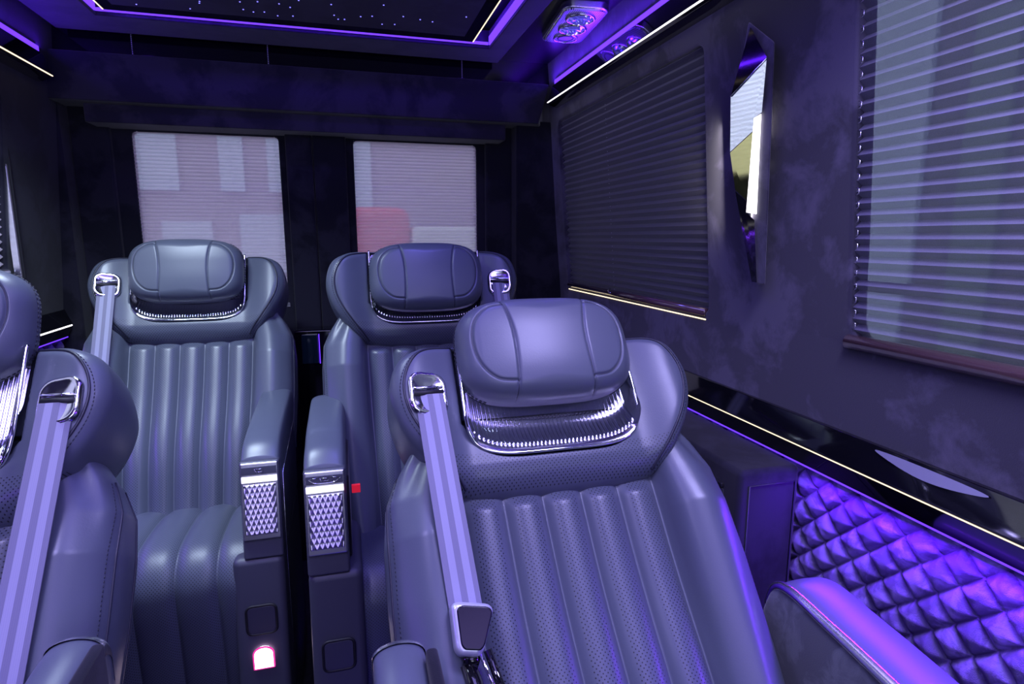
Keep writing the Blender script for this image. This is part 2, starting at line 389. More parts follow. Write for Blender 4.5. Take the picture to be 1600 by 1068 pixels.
# bulkhead over the rear doors, chamfered ends, and the valance below it
def slab(name, F8, m, **kw):
    o = mesh(name, F8, [(0, 1, 2, 3), (4, 7, 6, 5), (0, 4, 5, 1), (1, 5, 6, 2), (2, 6, 7, 3), (3, 7, 4, 0)], m, None, False, **kw); fixn(o); return bevel(o, .005)
slab('trim_8', [(-.90, 2.22, 1.70), (.72, 2.22, 1.70), (.765, 2.23, 1.845), (-.925, 2.23, 1.845), (-.93, 2.4, 1.70), (.80, 2.4, 1.70), (.80, 2.4, 1.845), (-.93, 2.4, 1.845)], M_SUEM, kind='structure')
boxo('trim_9', -.765, .60, 2.245, 2.37, 1.640, 1.697, M_SUEM, bev=.004, kind='structure')
boxo('trim_10', -.93, .80, 2.262, 2.28, 1.845, 1.96, M_GLOS, kind='structure')

# bead rows standing for light reflections in the dark gap over the bulkhead (added after the bead helper exists)
# ------------------------------------------------------------------ pleated blinds
def pleat(name, axis, fixed, a0, a1, z0, z1, pitch, depth, m, parent, inward):
    """zig-zag cloth; axis 'x' (rear wall) or 'y' (side wall); fixed(z) gives the other coordinate"""
    n = int(round((z1 - z0) / pitch)) * 2; V = []
    for i in range(n + 1):
        z = z0 + (z1 - z0) * i / n; d = depth * (i % 2)
        for a in (a0, a1):
            q = fixed(z) + inward * d
            V.append((a, q, z) if axis == 'x' else (q, a, z))
    return mesh(name, V, gridF(n + 1, 2), m, parent, False)
def beads(name, pts, r, m, parent):
    mb = MB(); 
    for p in pts:
        mb.add([(p[0] + r * a, p[1] + r * b, p[2] + r * c * 1.1) for a, b, c in ((1, 0, 0), (-1, 0, 0), (0, 1, 0), (0, -1, 0), (0, 0, 1), (0, 0, -1))],
               [(0, 2, 4), (2, 1, 4), (1, 3, 4), (3, 0, 4), (2, 0, 5), (1, 2, 5), (3, 1, 5), (0, 3, 5)])
    return mb.build(name, m, parent, True)
for bx_, lb in ((-.615, 'row of pale beads standing for light reflections at the left of the gap above the rear bulkhead'), (-.215, 'row of pale beads standing for light reflections at the middle of the gap above the rear bulkhead'), (.44, 'row of pale beads standing for light reflections at the right of the gap above the rear bulkhead')):
    o = beads('reflection_beads', [(0, 0, -z) for z in np.arange(0, .085, .0055)], .0020, M_BEAD, None); o.location = (bx_, 2.256, 1.925); o['label'] = lb; o['category'] = 'reflection'; o['group'] = 'beads standing for reflections above the rear bulkhead'
def rear_blind(x0, x1, label, bx):
    r = empty('pleated_blind', ((x0 + x1) / 2, YR + .0, 1.04), label=label, cat='blind', group=None)
    ox, oz = (x0 + x1) / 2, 1.04
    pleat('blind_cloth', 'x', lambda z: .012, x0 - ox - .005, x1 - ox + .005, 0, 1.66 - oz, .0125, .005, M_BLR, r, -1)
    for b in bx: beads('bead_cord', [(b - ox, .001, z) for z in np.arange(.02, .60, .0058)], .0015, M_BEAD, r)
    boxo('bottom_rail', x0 - ox, x1 - ox, -.002, .014, -.012, .004, M_CHRS, r)
rear_blind(-.678, -.204, 'pale grey pleated blind over the left rear window', (-.655, -.222))
rear_blind(.044, .518, 'pinkish grey pleated blind over the right rear window, red showing through', (.052, .497))
for nm, x0, x1 in (('window_1', -.69, -.19), ('window_2', .03, .53)):
    boxo(nm, x0, x1, YR + .045, YR + .05, 1.0, 1.68, M_GLASS, kind='structure')
def side_blind(y0, y1, z0, z1, pitch, depth, m, sgn, label, railm, cords=(), rr=.010):
    X = xr if sgn > 0 else xl
    r = empty('pleated_blind', (0, (y0 + y1) / 2, z0), label=label, cat='blind'); oy = (y0 + y1) / 2
    pleat('blind_cloth', 'y', lambda z: X(z + z0) + sgn * .020, y0 - oy, y1 - oy, 0, z1 - z0, pitch, depth, m, r, -sgn)
    mb = MB(); xx = X(z0) + sgn * .001
    mb.tube([(xx, y0 - oy + .012, .008), (xx, y1 - oy - .012, .008)], rr, 14); o = mb.build('bottom_rail', railm, r); 
    for c in cords:
        beads('lift_cord', [(X(z + z0) + sgn * .012, c(z) - oy, z) for z in np.arange(.02, z1 - z0, .014)], .0011, M_BEAD, r)
    return r, oy
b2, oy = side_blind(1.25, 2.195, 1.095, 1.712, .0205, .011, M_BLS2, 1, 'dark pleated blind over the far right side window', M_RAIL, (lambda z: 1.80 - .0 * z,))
MB().tube([(xr(1.1) - .002, 1.803 - oy, .022), (xr(1.1) - .010, 1.803 - oy, .016), (xr(1.1) - .010, 1.795 - oy, .008), (xr(1.1) - .004, 1.788 - oy, .010)], .0025, 8).build('cord_knob', M_CHR, b2)
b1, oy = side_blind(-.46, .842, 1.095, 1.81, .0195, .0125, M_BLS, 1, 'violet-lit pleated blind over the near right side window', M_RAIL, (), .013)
mb = MB()
for z in np.arange(.03, .68, .0225):
    x = xr(z + 1.095) + .004
    mb.tube([(x, .826 - oy, z), (x, .820 - oy, z + .003), (x, .820 - oy, z + .010), (x, .826 - oy, z + .013)], .0008, 5)
mb.build('edge_hooks', M_CHRS, b1)
b3, oy = side_blind(.86, 1.965, 1.18, 1.66, .02, .011, M_BLR, -1, 'bright edge of a pleated blind at the far left of the photo', M_CHRS)
for nm, X, y0, y1, z0, z1 in (('window_3', xr(1.4) + .052, 1.2, 2.25, 1.0, 1.8), ('window_4', xr(1.4) + .052, -.5, .88, 1.0, 1.9), ('window_5', xl(1.4) - .056, .85, 2.06, 1.1, 1.75)):
    boxo(nm, X, X + .004, y0, y1, z0, z1, M_GLASS, kind='structure')
# grey frame strips of the left window, seen edge-on
for k, (yy, mm) in enumerate(((1.972, M_CHRS), (1.985, M_RUB))):
    boxo('trim_%d' % (30 + k), xl(1.4) - .01, xl(1.4) + .006 + k * .004, yy - .005, yy + .004, 1.17, 1.67, mm, kind='structure', bev=.001)
# warm LED line under the far right window
boxo('window_light_strip', XR - .0, XR + .006, 1.26, 2.19, 1.0835, 1.0865, M_WARM, label='warm white light line under the far right window', cat='light strip')

# ------------------------------------------------------------------ right trims
prism('trim_20', [(XR + .02, .943), (XR - .006, .943), (XR - .024, .897), (XR - .024, .889), (XR - .012, .853), (XR + .02, .853)], 'y', YF + .02, 2.27, M_GLOS, bev=.002, kind='structure')
boxo('armrest_trim_light_strip', XR - .0262, XR - .0235, YF + .05, 2.26, .8914, .8926, M_WARM, label='thin warm light line along the black gloss trim of the right wall', cat='light strip')
beads('window_sill_dots', [(XR - .03, -9, .8)], .0001, M_WARM, b1) if False else None
# scoop in the upper face of the trim, its pale reflection put into the colour
P = catmull([(.560, .935), (.60, .925), (.65, .921), (.70, .926), (.742, .937), (.65, .9385)], 6, True)
def scoop(u, v): f = (v - .897) / (.943 - .897); return (XR - .024 + .018 * f - .0032, u, v)
c0 = P.mean(0); V = [scoop(*c0)] + [scoop(*p) for p in P]; 
mesh('grab_recess', V, [(0, i + 1, (i + 1) % len(P) + 1) for i in range(len(P))], mat('scoop_reflection_grey', (.30, .30, .40), .3, metal=.3), None, True, label='lens-shaped finger recess in the black gloss trim, its pale reflection painted in', cat='handle')
# overhead pelmets with LED lines (right and left)
for sgn, X, nm, lb in ((1, xr, 'right', 'right'), (-1, xl, 'left', 'left')):
    x = X(1.80); y1 = 2.20 if sgn > 0 else 2.17
    z0, z1 = (1.765, 1.835) if sgn > 0 else (1.745, 1.815)
    prism('trim_%d' % (21 if sgn > 0 else 22), [(x + sgn * .03, z1), (x - sgn * .012, z1), (x - sgn * .030, z0 + .012), (x - sgn * .024, z0), (x + sgn * .03, z0 - .02)], 'y', YF + .02, y1, M_GLOS, bev=.002, kind='structure')
    boxo('pelmet_light_strip', min(x - sgn * .0305, x - sgn * .0335), max(x - sgn * .0305, x - sgn * .0335), YF + .05, y1 - .004, z0 + .006, z0 + .0085, M_WHITE if sgn > 0 else M_WARM, label='white light line on the lower edge of the %s overhead pelmet' % lb, cat='light strip')
    xa, xb = x - sgn * .008, x + sgn * .022
    boxo('cove_light_strip', min(xa, xb), max(xa, xb), YF + .05, y1 - .01, z1 + .002, z1 + .016, M_VLED, label='violet cove light strip above the %s overhead pelmet' % lb, cat='light strip')
# left lower trim
prism('trim_23', [(XL - .02, 1.05), (XL + .006, 1.05), (XL + .024, 1.003), (XL + .024, .997), (XL + .012, .962), (XL - .02, .962)], 'y', YF + .02, 2.27, M_GLOS, bev=.002, kind='structure')
boxo('armrest_trim_light_strip', XL + .0235, XL + .0262, YF + .05, 2.26, .9965, 1.0005, M_WHITE, label='bright white light line low on the left wall', cat='light strip')

# quilted panels
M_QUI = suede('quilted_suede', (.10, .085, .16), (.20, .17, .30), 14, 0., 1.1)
def quilt(name, sgn, X, y0, y1, z0, z1, label, pu=.063, pv=.062):
    ny, nz = int((y1 - y0) / .0028), int((z1 - z0) / .0028)
    Y = np.linspace(y0, y1, ny); Z = np.linspace(z0, z1, nz); YY, ZZ = np.meshgrid(Y, Z, indexing='ij')
    a = YY / pu; b = ZZ / pv
    tri = lambda q: 1 - np.abs(2 * (q - np.floor(q)) - 1)
    p1 = tri(a + b); p2 = tri(a - b); pm = np.minimum(p1, p2)
    h = .0005 + .0190 * (pm / (pm + .30)) * 1.30 + .0010 * np.sin(YY * 230 + 3 * np.sin(ZZ * 90)) * pm
    V = np.stack([X - sgn * h, YY, ZZ], -1).reshape(-1, 3)
    o = mesh(name, V, gridF(ny, nz), M_QUI, None, True, label=label, cat='quilted panel'); return o
quilt('quilted_panel', 1, XR + .018, -.25, 2.26, .33, .853, 'violet-lit diamond-quilted panel low on the right wall')
quilt('quilted_panel', -1, XL - .016, 1.3, 2.26, .50, .962, 'violet-lit diamond-quilted panel low on the left wall, behind the seats')
boxo('quilt_light_strip', XR - .010, XR - .002, -.3, 2.26, .8495, .8527, M_VLED, label='violet light strip hidden under the right gloss trim above the quilting', cat='light strip')
boxo('quilt_light_strip', XL + .002, XL + .010, -.3, 2.26, .9585, .9617, M_VLED, label='violet light strip under the left gloss trim above the quilting', cat='light strip')

# suede cabinet between near right seat and wall
cab = empty('side_cabinet', (.77, 1.12, 0), label='black suede-covered side cabinet against the right wall behind the reclined seat', cat='cabinet')
boxo('body', -.07, .068, -.21, .22, .0, .845, M_SUED, cab, bev=.012)
boxo('door', -.0765, -.0695, -.165, .21, .08, .795, M_SUED, cab, bev=.004)
boxo('lid_gap', -.0780, -.0700, -.165, .21, .797, .806, M_RUB, cab, bev=.002)
mb = MB(); mb.tube([(-.048, -.2115, .10), (-.048, -.2115, .815), (.055, -.2115, .815), (.055, -.2115, .10)], .0016, 6); mb.build('panel_seam', M_PIPE, cab)

# ------------------------------------------------------------------ sconce on the right pillar
sc = empty('wall_sconce', (xr(1.4), 1.13, 1.18), label='tall kite-shaped mirrored wall sconce on the suede pillar', cat='wall lamp')
def spx(y, z, off):
    q = (xr(z) - off) / XR; return (xr(z) - xr(1.4) - off, y * q - 1.13, (z - 1.28) * q + 1.28 - 1.18)
def plate(name, P, off0, off1, m, bev=.003):
    n = len(P); V = [spx(y, z, off0) for y, z in P] + [spx(y, z, off1) for y, z in P]
    F = [tuple(range(n)), tuple(range(2 * n - 1, n - 1, -1))] + [(i, i + n, (i + 1) % n + n, (i + 1) % n) for i in range(n)]
    o = mesh(name, V, F, m, sc, False); fixn(o); bevel(o, bev); return o
plate('back_plate', [(1.165, 1.728), (1.078, 1.662), (1.055, 1.184), (1.082, 1.184), (1.10, 1.25), (1.19, 1.60)], .006, .026, M_SUE, .004)
# mirror facets (front face), with the notch at right
def facet(name, P, m):
    V = [spx(y, z, o) for y, z, o in P]; n = len(V); V2 = [spx(y, z, .027) for y, z, o in P]
    F = [tuple(range(n)), tuple(range(2 * n - 1, n - 1, -1))] + [(i, i + n, (i + 1) % n + n, (i + 1) % n) for i in range(n)]
    o = mesh(name, V + V2, F, m, sc, False); return fixn(o)
fo = lambda y, z: .034 + .20 * (y - 1.10)
facet('top_facet', [(1.158, 1.715, .040), (1.099, 1.640, fo(1.099, 1.64)), (1.212, 1.590, fo(1.212, 1.59) - .006)], M_GLOS)
for nm, pp, mm in (('upper_mirror', [(1.212, 1.588), (1.099, 1.638), (1.103, 1.535), (1.127, 1.528), (1.128, 1.502), (1.202, 1.47)], M_MIR),
                   ('middle_mirror', [(1.202, 1.468), (1.128, 1.500), (1.133, 1.36), (1.175, 1.385)], M_MIRO),
                   ('lower_mirror', [(1.175, 1.383), (1.133, 1.358), (1.133, 1.335), (1.103, 1.318), (1.082, 1.188), (1.098, 1.188)], M_GLOS)):
    facet(nm, [(y, z, fo(y, z)) for y, z in pp], mm)
plate('lamp_slot', [(1.127, 1.528), (1.104, 1.532), (1.097, 1.33), (1.132, 1.335)], .0265, .031, M_WHITE, .001)
boxo('chrome_edge', -.03, -.03, 0, 0, 0, 0, M_CHR, sc) if False else None
MB().tube([spx(1.099, 1.639, fo(1.099, 1.64) + .001), spx(1.212, 1.589, fo(1.212, 1.59) + .001)], .0015, 6).build('facet_edge', M_CHR, sc)
l = spot('sconce_backlight', (xr(1.4) - .012, 1.040, 1.42), (xr(1.4) + .02, 1.00, 1.42), .02, (1, .95, .9), 170, 1., .01)
area('sconce_glow_near', (xr(1.42) - .020, 1.052, 1.42), (0, math.radians(60), 0), .012, .02, .0, (1, .9, .8))
for yy, sg in ((1.060, -1), (1.180, 1)):
    a = area('sconce_side_glow', (xr(1.42) - .018, yy + sg * .006, 1.41), (PI / 2, 0, 0), .014, .22, .45 if sg < 0 else .12, (1.0, .92, .95))
    d = Vector((.35, sg * 1.0, 0)); a.rotation_euler = d.to_track_quat('-Z', 'Y').to_euler()

# ------------------------------------------------------------------ ceiling reading-light / vent unit
ve = empty('ceiling_light_unit', (.692, 1.80, ZC + .025), -.10, label='perforated silver ceiling unit with two blue-lit round lamps and a speaker', cat='ceiling lamp')
Pv = rrect(.135, .30, .03, 6)
o = prism('housing', Pv, 'z', -.022, 0, M_CHRS, ve, bev=.004)
M_PERF = mat('perforated_metal', (.55, .55, .66), .35, metal=.8); t = NT(M_PERF)
co = t.n('ShaderNodeTexCoord'); sp = t.n('ShaderNodeSeparateXYZ', ins={0: co.outputs['Object']})
fx = t.m('SUBTRACT', t.m('FRACT', t.m('MULTIPLY', sp.outputs[0], 170.)), .5); fy = t.m('SUBTRACT', t.m('FRACT', t.m('MULTIPLY', sp.outputs[1], 170.)), .5)
dd = t.m('LESS_THAN', t.m('ADD', t.m('MULTIPLY', fx, fx), t.m('MULTIPLY', fy, fy)), .09)
mx = t.n('ShaderNodeMix', data_type='RGBA', ins={0: dd, 6: (.55, .55, .66, 1), 7: (.01, .01, .02, 1)}); t.l(mx.outputs[2], t.b.inputs['Base Color'])
prism('grille', rrect(.118, .28, .024, 6), 'z', -.0245, -.022, M_PERF, ve)
def ring(name, cy, r, parent, m, rt=.0035, z=-.026):
    a = np.linspace(0, 2 * PI, 40, endpoint=False); return MB().tube(np.stack([r * np.cos(a), cy + r * np.sin(a), np.full(40, z)], 1), rt, 8, True).build(name, m, parent)
for cy in (-.075, .012):
    lam = ring('lamp_bezel', cy, .040, ve, M_CHR)
    V = []; n = 16
    for k, (r, z) in enumerate(((.037, -.025), (.026, -.033), (.013, -.030), (.010, -.036))):
        for i in range(n):
            a = 2 * PI * (i + .5 * (k % 2)) / n; V.append((r * math.cos(a), cy + r * math.sin(a), z))
    F = []
    for k in range(3):
        for i in range(n):
            a, b, c, d = k * n + i, k * n + (i + 1) % n, (k + 1) * n + (i + 1) % n, (k + 1) * n + i
            F += ([(a, b, d), (b, c, d)] if k % 2 else [(a, b, c), (a, c, d)])
    F.append(tuple(3 * n + i for i in range(n)))
    mesh('lamp_lens', V, F, mat('faceted_lens', (.5, .5, .95), .05, metal=1., emit=(.12, .10, 1.), estr=.5), ve, False)
ring('speaker_ring', .093, .036, ve, M_CHRS, .003); ring('speaker_ring', .093, .024, ve, M_PLAS, .002)
prism('speaker_cap', [(.034 * math.cos(a), .093 + .034 * math.sin(a)) for a in np.linspace(0, 2 * PI, 32, endpoint=False)], 'z', -.026, -.0245, mat('grey_cap', (.30, .30, .38), .45), ve)

# ------------------------------------------------------------------ SEATS
NCH = 5; CW = .066
def body_W(s): return np.interp(s, [-.08, .0, .08, .2, .33, .42, .48, .53, .58, .62], [.240, .256, .270, .280, .286, .286, .280, .258, .226, .19])
def panel_a(s): return np.interp(s, [-.08, 0, .3, .47, .62], [.150, .153, .162, .165, .165])
def lumbar(s): return .018 * np.exp(-((s - .14) / .13) ** 2)
def rib(x, a):
    t = (x / (2 * a) * NCH + NCH / 2); fr_ = t - np.floor(t); return .018 * (1 - np.abs(2 * fr_ - 1) ** 2.4)
def body_profile(s, K1=90, K2=70):
    """closed right half: centre front -> bolster -> flank -> centre back"""
    a = float(panel_a(s)); W = float(body_W(s)); top = float(np.interp(s, [.42, .56], [1, .35]))
    x1 = np.linspace(0, a, K1); f = float(np.interp(s, [.455, .475], [1, .3])); n1 = rib(x1, a) * f + lumbar(s) - .006
    b = np.array([(a, -.008 + lumbar(s)), (a + .006, .006 + lumbar(s)), (a + .022, .034 * top + .01), (a + (W - a) * .50, .052 * top + .008), (W - .026, .040 * top), (W - .006, .012), (W + .002, -.03), (W - .004, -.085), (W - .022, -.135), (W - .06, -.155)])
    b = resample(catmull(b, 10), K2)[1:]
    back = np.array([(W - .09, -.158), (0, -.16)])
    return np.vstack([np.column_stack([x1, n1]), b, back])
def make_seat(name, X, Y, Z, rec, yaw, label, belt=-1, arms=(), sunk=0., hr_tilt=14., belt_to=(-.14, .12), buckle=False, cush_len=.32, hr_s=.665, hr_n=.085, con_dx=0., con_dz=0., cons_front=-.30, floorlight=False):
    root = empty(name, (X, Y, 0), yaw, label=label, cat='seat', group=None)
    sr, cr = math.sin(rec), math.cos(rec)
    def T(P):
        P = np.atleast_2d(P); x, s, n = P[:, 0], P[:, 1], P[:, 2]
        return np.column_stack([x, s * sr - n * cr, Z + s * cr + n * sr])
    # --- backrest body
    S = np.linspace(-.07, .60, 150); rows = []; uvs = []
    for s in S:
        H = body_profile(s); L = H[::-1].copy(); L[:, 0] *= -1; C = np.vstack([H, L[1:-1]])
        rows.append(np.column_stack([C[:, 0], np.full(len(C), s), C[:, 1]])); uvs.append(np.column_stack([C[:, 0], np.full(len(C), s)]))
    m = len(rows[0]); V = T(np.vstack(rows)); F = gridF(len(S), m, False, True); F.append(tuple(range(m))); F.append(tuple(range((len(S) - 1) * m, len(S) * m))[::-1])
    back = mesh('backrest', V, F, M_LEAP, root, True, uv=np.vstack(uvs)); fixn(back)
    # leather without holes on bolsters: second material by face
    back.data.materials.append(M_LEA)
    K1 = 90
    mi = np.zeros(len(back.data.polygons), dtype=np.int32)
    cen = np.empty(len(mi) * 3); back.data.polygons.foreach_get('center', cen); 
    cnt = gridF(len(S), m, False, True)
    for k, f in enumerate(back.data.polygons):
        j = [v % m for v in f.vertices[:4]]
        if not all(q <= K1 - 2 or q >= m - K1 + 2 for q in j): mi[k] = 1
    back.data.polygons.foreach_set('material_index', mi)
    # piping on the bolsters
    for sg in (-1, 1):
        pts = []; pts2 = []; pts3 = []
        for s in np.linspace(-.05, .53, 60):
            H = body_profile(s)
            k = K1 + 33; pts.append((sg * H[k][0], s, H[k][1] + .0008)); k2 = K1 + 30; pts2.append((sg * H[k2][0], s, H[k2][1] + .0006))
            k3 = K1 + 47; pts3.append((sg * (H[k3][0] + .0006), s, H[k3][1]))
        mb = MB(); mb.tube(T(pts), .0020, 6); mb.dashes(T(pts2), .0007); mb.tube(T(pts3), .0016, 6)
        mb.build('piping', M_PIPE, back)
    # --- yoke (shoulder part)
    H = [(0, .470), (.08, .471), (.15, .477), (.183, .492), (.212, .525), (.245, .572), (.262, .615), (.266, .655), (.252, .700), (.222, .722), (.175, .737), (.09, .742), (0, .743)]
    def recess(x, s): # 0..1 inside of insert area
        dx = (.153 - np.abs(x)) / .010; ds = (s - (.529 + .06 * np.clip(np.abs(x) / .153, 0, 1) ** 6)) / .010; du = (.730 - s) / .010
        return smooth01(np.minimum(np.minimum(dx, ds), du) + .5)
    def yf(x, s):
        ax = np.abs(x)
        wing = .030 * smooth01((ax - .14) / .09)
        low = -.016 * smooth01((.52 - s) / .05)
        return .040 + wing + low + .004 * np.cos(s * 9) - .036 * recess(x, s)
    yk = Pad(mirror_outline(H), yf, .034, c=(0, .62), N=420)
    V, F = yk.verts(95, -.115, .955, 12, .012)
    yoke = mesh('shoulder_yoke', T(V), F, M_LEAY, root, True, uv=V[:, :2]); fixn(yoke)
    for sg in (-1, 1):
        mb = MB()
        side = catmull([(.150, .732), (.205, .716), (.232, .688), (.244, .650), (.240, .610), (.222, .570), (.196, .532), (.172, .502), (.160, .486)], 10)
        P = np.column_stack([sg * side[:, 0], side[:, 1]]); n = yk.n(P); Q = np.column_stack([P, n + .0006]); mb.tube(T(Q), .0022, 6)
        P2 = P + np.array([[sg * .006, -.002]]); Q2 = np.column_stack([P2, yk.n(P2) + .0004]); mb.dashes(T(Q2), .0007)
        mb.build('piping', M_PIPE, yoke)
    # --- chrome rib insert
    NR = 44; nx, nv = NR * 8 + 1, 70; U = np.linspace(-1, 1, nx); Vv = np.linspace(0, 1, nv); UU, VV = np.meshgrid(U, Vv, indexing='ij')
    w_ = .151; XX = UU * w_; sb = .530 + .062 * (1 - (1 - np.abs(UU) ** 5) ** (1 / 2.2)); SS = sb + (.728 - sb) * VV
    dish = .040 - .002 + .028 * smooth01((np.abs(XX) - .135) / .03) - .022 * smooth01((SS - sb) / .055) + .012 * (XX / w_) ** 2
    ribm = smooth01((SS - sb - .012) / .006) * smooth01((w_ - .008 - np.abs(XX)) / .004)
    NN = dish + .0042 * np.cos(PI * NR * (UU + 1) / 2) ** 2 * ribm
    V = np.stack([XX, SS, NN], -1).reshape(-1, 3)
    ins = mesh('chrome_insert', T(V), gridF(nx, nv), M_CHRI, root, True, label='ribbed chrome insert below the headrest')
    a = np.linspace(-1, 1, 121); rim = [(-w_, .728, .040 + .025)] + [(q * w_, .530 + .062 * (1 - (1 - abs(q) ** 5) ** (1 / 2.2)), .0425 + .025 * float(smooth01((abs(q) * w_ - .135) / .03))) for q in a] + [(w_, .728, .040 + .025)]
    rim = resample(np.array(rim), 160)
    MB().tube(T(rim), .0028, 8).build('chrome_rim', M_CHR, ins)
    # --- headrest: own tilt about its centre
    hc = np.array([0, hr_s, hr_n]); ht = math.radians(hr_tilt)
    def TH_(P):
        P = np.atleast_2d(P); x, s, n = P[:, 0], P[:, 1], P[:, 2]
        return T(np.column_stack([x, hc[1] + s * math.cos(ht) - n * math.sin(ht), hc[2] + s * math.sin(ht) + n * math.cos(ht)]))
    th = np.linspace(-PI / 2, 1.5 * PI, 160, endpoint=False); e = 2 / 3.4
    hx = .153 * np.sign(np.cos(th)) * np.abs(np.cos(th)) ** e; hs = .094 * np.sign(np.sin(th)) * np.abs(np.sin(th)) ** e
    lines = []
    for sg in (-1, 1):
        ss = np.linspace(-.094, .094, 30); lines.append(np.column_stack([sg * (.062 + .016 * np.clip(ss / .094, -1, 1) ** 2 * np.where(ss > 0, 1, .35)), ss]))
        lob = catmull([(sg * .075, .074), (sg * .100, .070), (sg * .124, .045), (sg * .131, .008), (sg * .122, -.032), (sg * .098, -.058), (sg * .066, -.064)], 8); lines.append(lob)
    def hf(x, s):
        Q = np.column_stack([x, s]); h = .050 - .012 * (s / .094) ** 2 - .016 * (x / .153) ** 2 + .006 * smooth01((.02 - s) / .1)
        for L_ in lines: h = h - .0034 * np.exp(-(seg_dist(Q, L_) / .0022) ** 2)
        return h
    hp = Pad(np.column_stack([hx, hs]), hf, .036, c=(0, 0), N=420)
    V, F = hp.verts(110, -.042, .90, 14, .015)
    hr = mesh('headrest', TH_(V), F, M_LEA, root, True); fixn(hr)
    for L_ in lines:
        mb = MB(); P = resample(L_, 50); P = P[np.abs(P[:, 1]) < .092]; n = hp.n(P); mb.tube(TH_(np.column_stack([P, n - .0006])), .0012, 6)
        mb.build('piping', M_PIPE, hr)
    rr_ = hp.o * 1.009; msk = [i for i in range(len(rr_)) if abs(rr_[i][0]) > .11]
    for sg in (-1, 1):
        mb = MB()
        for dn in (.0, -.008):
            nn_ = np.full(len(rr_), -.006 + dn) + 0.
            ii = [i for i in msk if rr_[i][0] * sg > 0]; ii.sort(key=lambda i: rr_[i][1]); mb.dashes(TH_(np.column_stack([rr_[ii], nn_[ii]])), .0008, .0045, .003)
        mb.build('stitching', M_STI, hr)
    for x in (-.05, .05): MB().tube(T([(x, hr_s - .06, .0), (x, hr_s, .03), (x, hr_s + .02, hr_n - .03)]), .007, 10).build('headrest_post', M_CHR, root)
    # --- belt guide and belt
    if belt:
        gx, gs = belt * .207, .632
        def gn(P): return yk.n(P)
        po = rrect(.060, .072, .020, 6); gp = []
        c3 = np.array([[gx, gs], [gx + .02, gs], [gx - .02, gs], [gx, gs + .02], [gx, gs - .03]]); k5 = yk.n(c3); N0 = k5[0]; gxs = (k5[1] - k5[2]) / .04; gss = (k5[3] - k5[4]) / .05
        pn = lambda Q: N0 + gxs * (Q[:, 0] - gx) + gss * (Q[:, 1] - gs) + .002
        V = []; 
        for f, dn in ((.0, .001), (.45, .0015), (.80, .0035), (.90, .0052), (1.0, .003), (1.05, -.006)):
            Q = po * f + np.array([gx, gs]); nn_ = pn(Q); V.append(np.column_stack([Q, nn_ + dn]))
        V = np.vstack(V); g = mesh('belt_guide', T(V), gridF(6, len(po), False, True), M_CHRI, root, True, label='rounded chrome belt guide')
        s0, s1 = gs + .002, gs - .002
        mb = MB(); q = np.array([[gx - .024, gs + .004 * belt], [gx, gs], [gx + .024, gs - .004 * belt]]); mb.tube(T(np.column_stack([q, pn(q) + .003])), .0042, 8); mb.build('belt_slot', M_RUB, g)
        q2 = q + np.array([[0, .008]]); MB().tube(T(np.column_stack([q2, pn(q2) + .005])), .0022, 8).build('slot_lip', M_CHR, g)
        bx, bs = belt_to; nseg = 40; VV_ = []; uvb = []
        for i in range(nseg + 1):
            tt = i / nseg; cx_ = gx + (bx * abs(1) - gx) * tt; cs = gs - .004 + (bs - gs) * tt; w2 = .0225
            for k in range(5):
                xx = cx_ + (k - 2) / 2 * w2; 
                ny = float(yk.n(np.array([[xx, cs]]))[0]) if cs > .50 else -9
                H_ = body_profile(min(max(cs, -.07), .6)); nb_ = float(np.interp(abs(xx), H_[:150, 0], H_[:150, 1])) if abs(xx) < .26 else 0
                VV_.append([xx, cs, max(ny, nb_)]); uvb.append((k / 4, cs))
        VV_ = np.array(VV_).reshape(nseg + 1, 5, 3); top = VV_[:, :, 2].max(1)
        # taut strap: upper convex hull over the profile
        sline = VV_[:, 0, 1]; hull = [0]
        idx = 0
        while idx < nseg:
            best = idx + 1; bsl = -1e9
            for j in range(idx + 1, nseg + 1):
                sl = (top[j] - top[idx]) / (sline[idx] - sline[j])
                if sl >= bsl: bsl = sl; best = j
            hull.append(best); idx = best
        tn = np.interp(-sline, -sline[hull], top[hull]); VV_[:, :, 2] = tn[:, None] + .0035
        A = VV_.reshape(-1, 3); B = A.copy(); B[:, 2] -= .0014; V = np.vstack([A, B]); nA = len(A)
        F = gridF(nseg + 1, 5) + [tuple(i + nA for i in f[::-1]) for f in gridF(nseg + 1, 5)]
        bl = mesh('seat_belt', T(V), F, M_BELT, root, True, uv=uvb + uvb, label='webbing strap with two lighter stripes')
        if buckle:
            bo = tn[-1] + .012; cx_, cs = bx, bs
            K = rrect(.048, .064, .011, 5); K[:, 0] *= (1 + .28 * (K[:, 1] / .032)); K = K @ np.array([[math.cos(.2), -math.sin(.2)], [math.sin(.2), math.cos(.2)]])
            def pl(nm, f, n0, n1, mt, par, dx=0, ds=0, bev_=.002):
                Q = K * f + np.array([cx_ + dx, cs - .028 + ds]); n = len(Q)
                V = T(np.vstack([np.column_stack([Q, np.full(n, n0)]), np.column_stack([Q * .98 + .02 * Q.mean(0), np.full(n, n1)])]))
                F = [tuple(range(n)), tuple(range(2 * n - 1, n - 1, -1))] + [(i, i + n, (i + 1) % n + n, (i + 1) % n) for i in range(n)]
                o = mesh(nm, V, F, mt, par, False); fixn(o); bevel(o, bev_); return o
            bu = pl('buckle', 1., bo - .014, bo + .014, mat('silver_plastic', (.62, .63, .74), .3, metal=.5), root, 0, 0, .008)
            pl('buckle_face', .82, bo + .013, bo + .0165, M_RUBG, bu, .003, 0)
            mb = MB(); mb.tube(T([(cx_ + .008, cs - .055, bo + .004), (cx_ + .018, cs - .09, bo + .004), (cx_ + .036, cs - .16, bo)]), .0025, 8); mb.build('stem', M_CHR, bu)
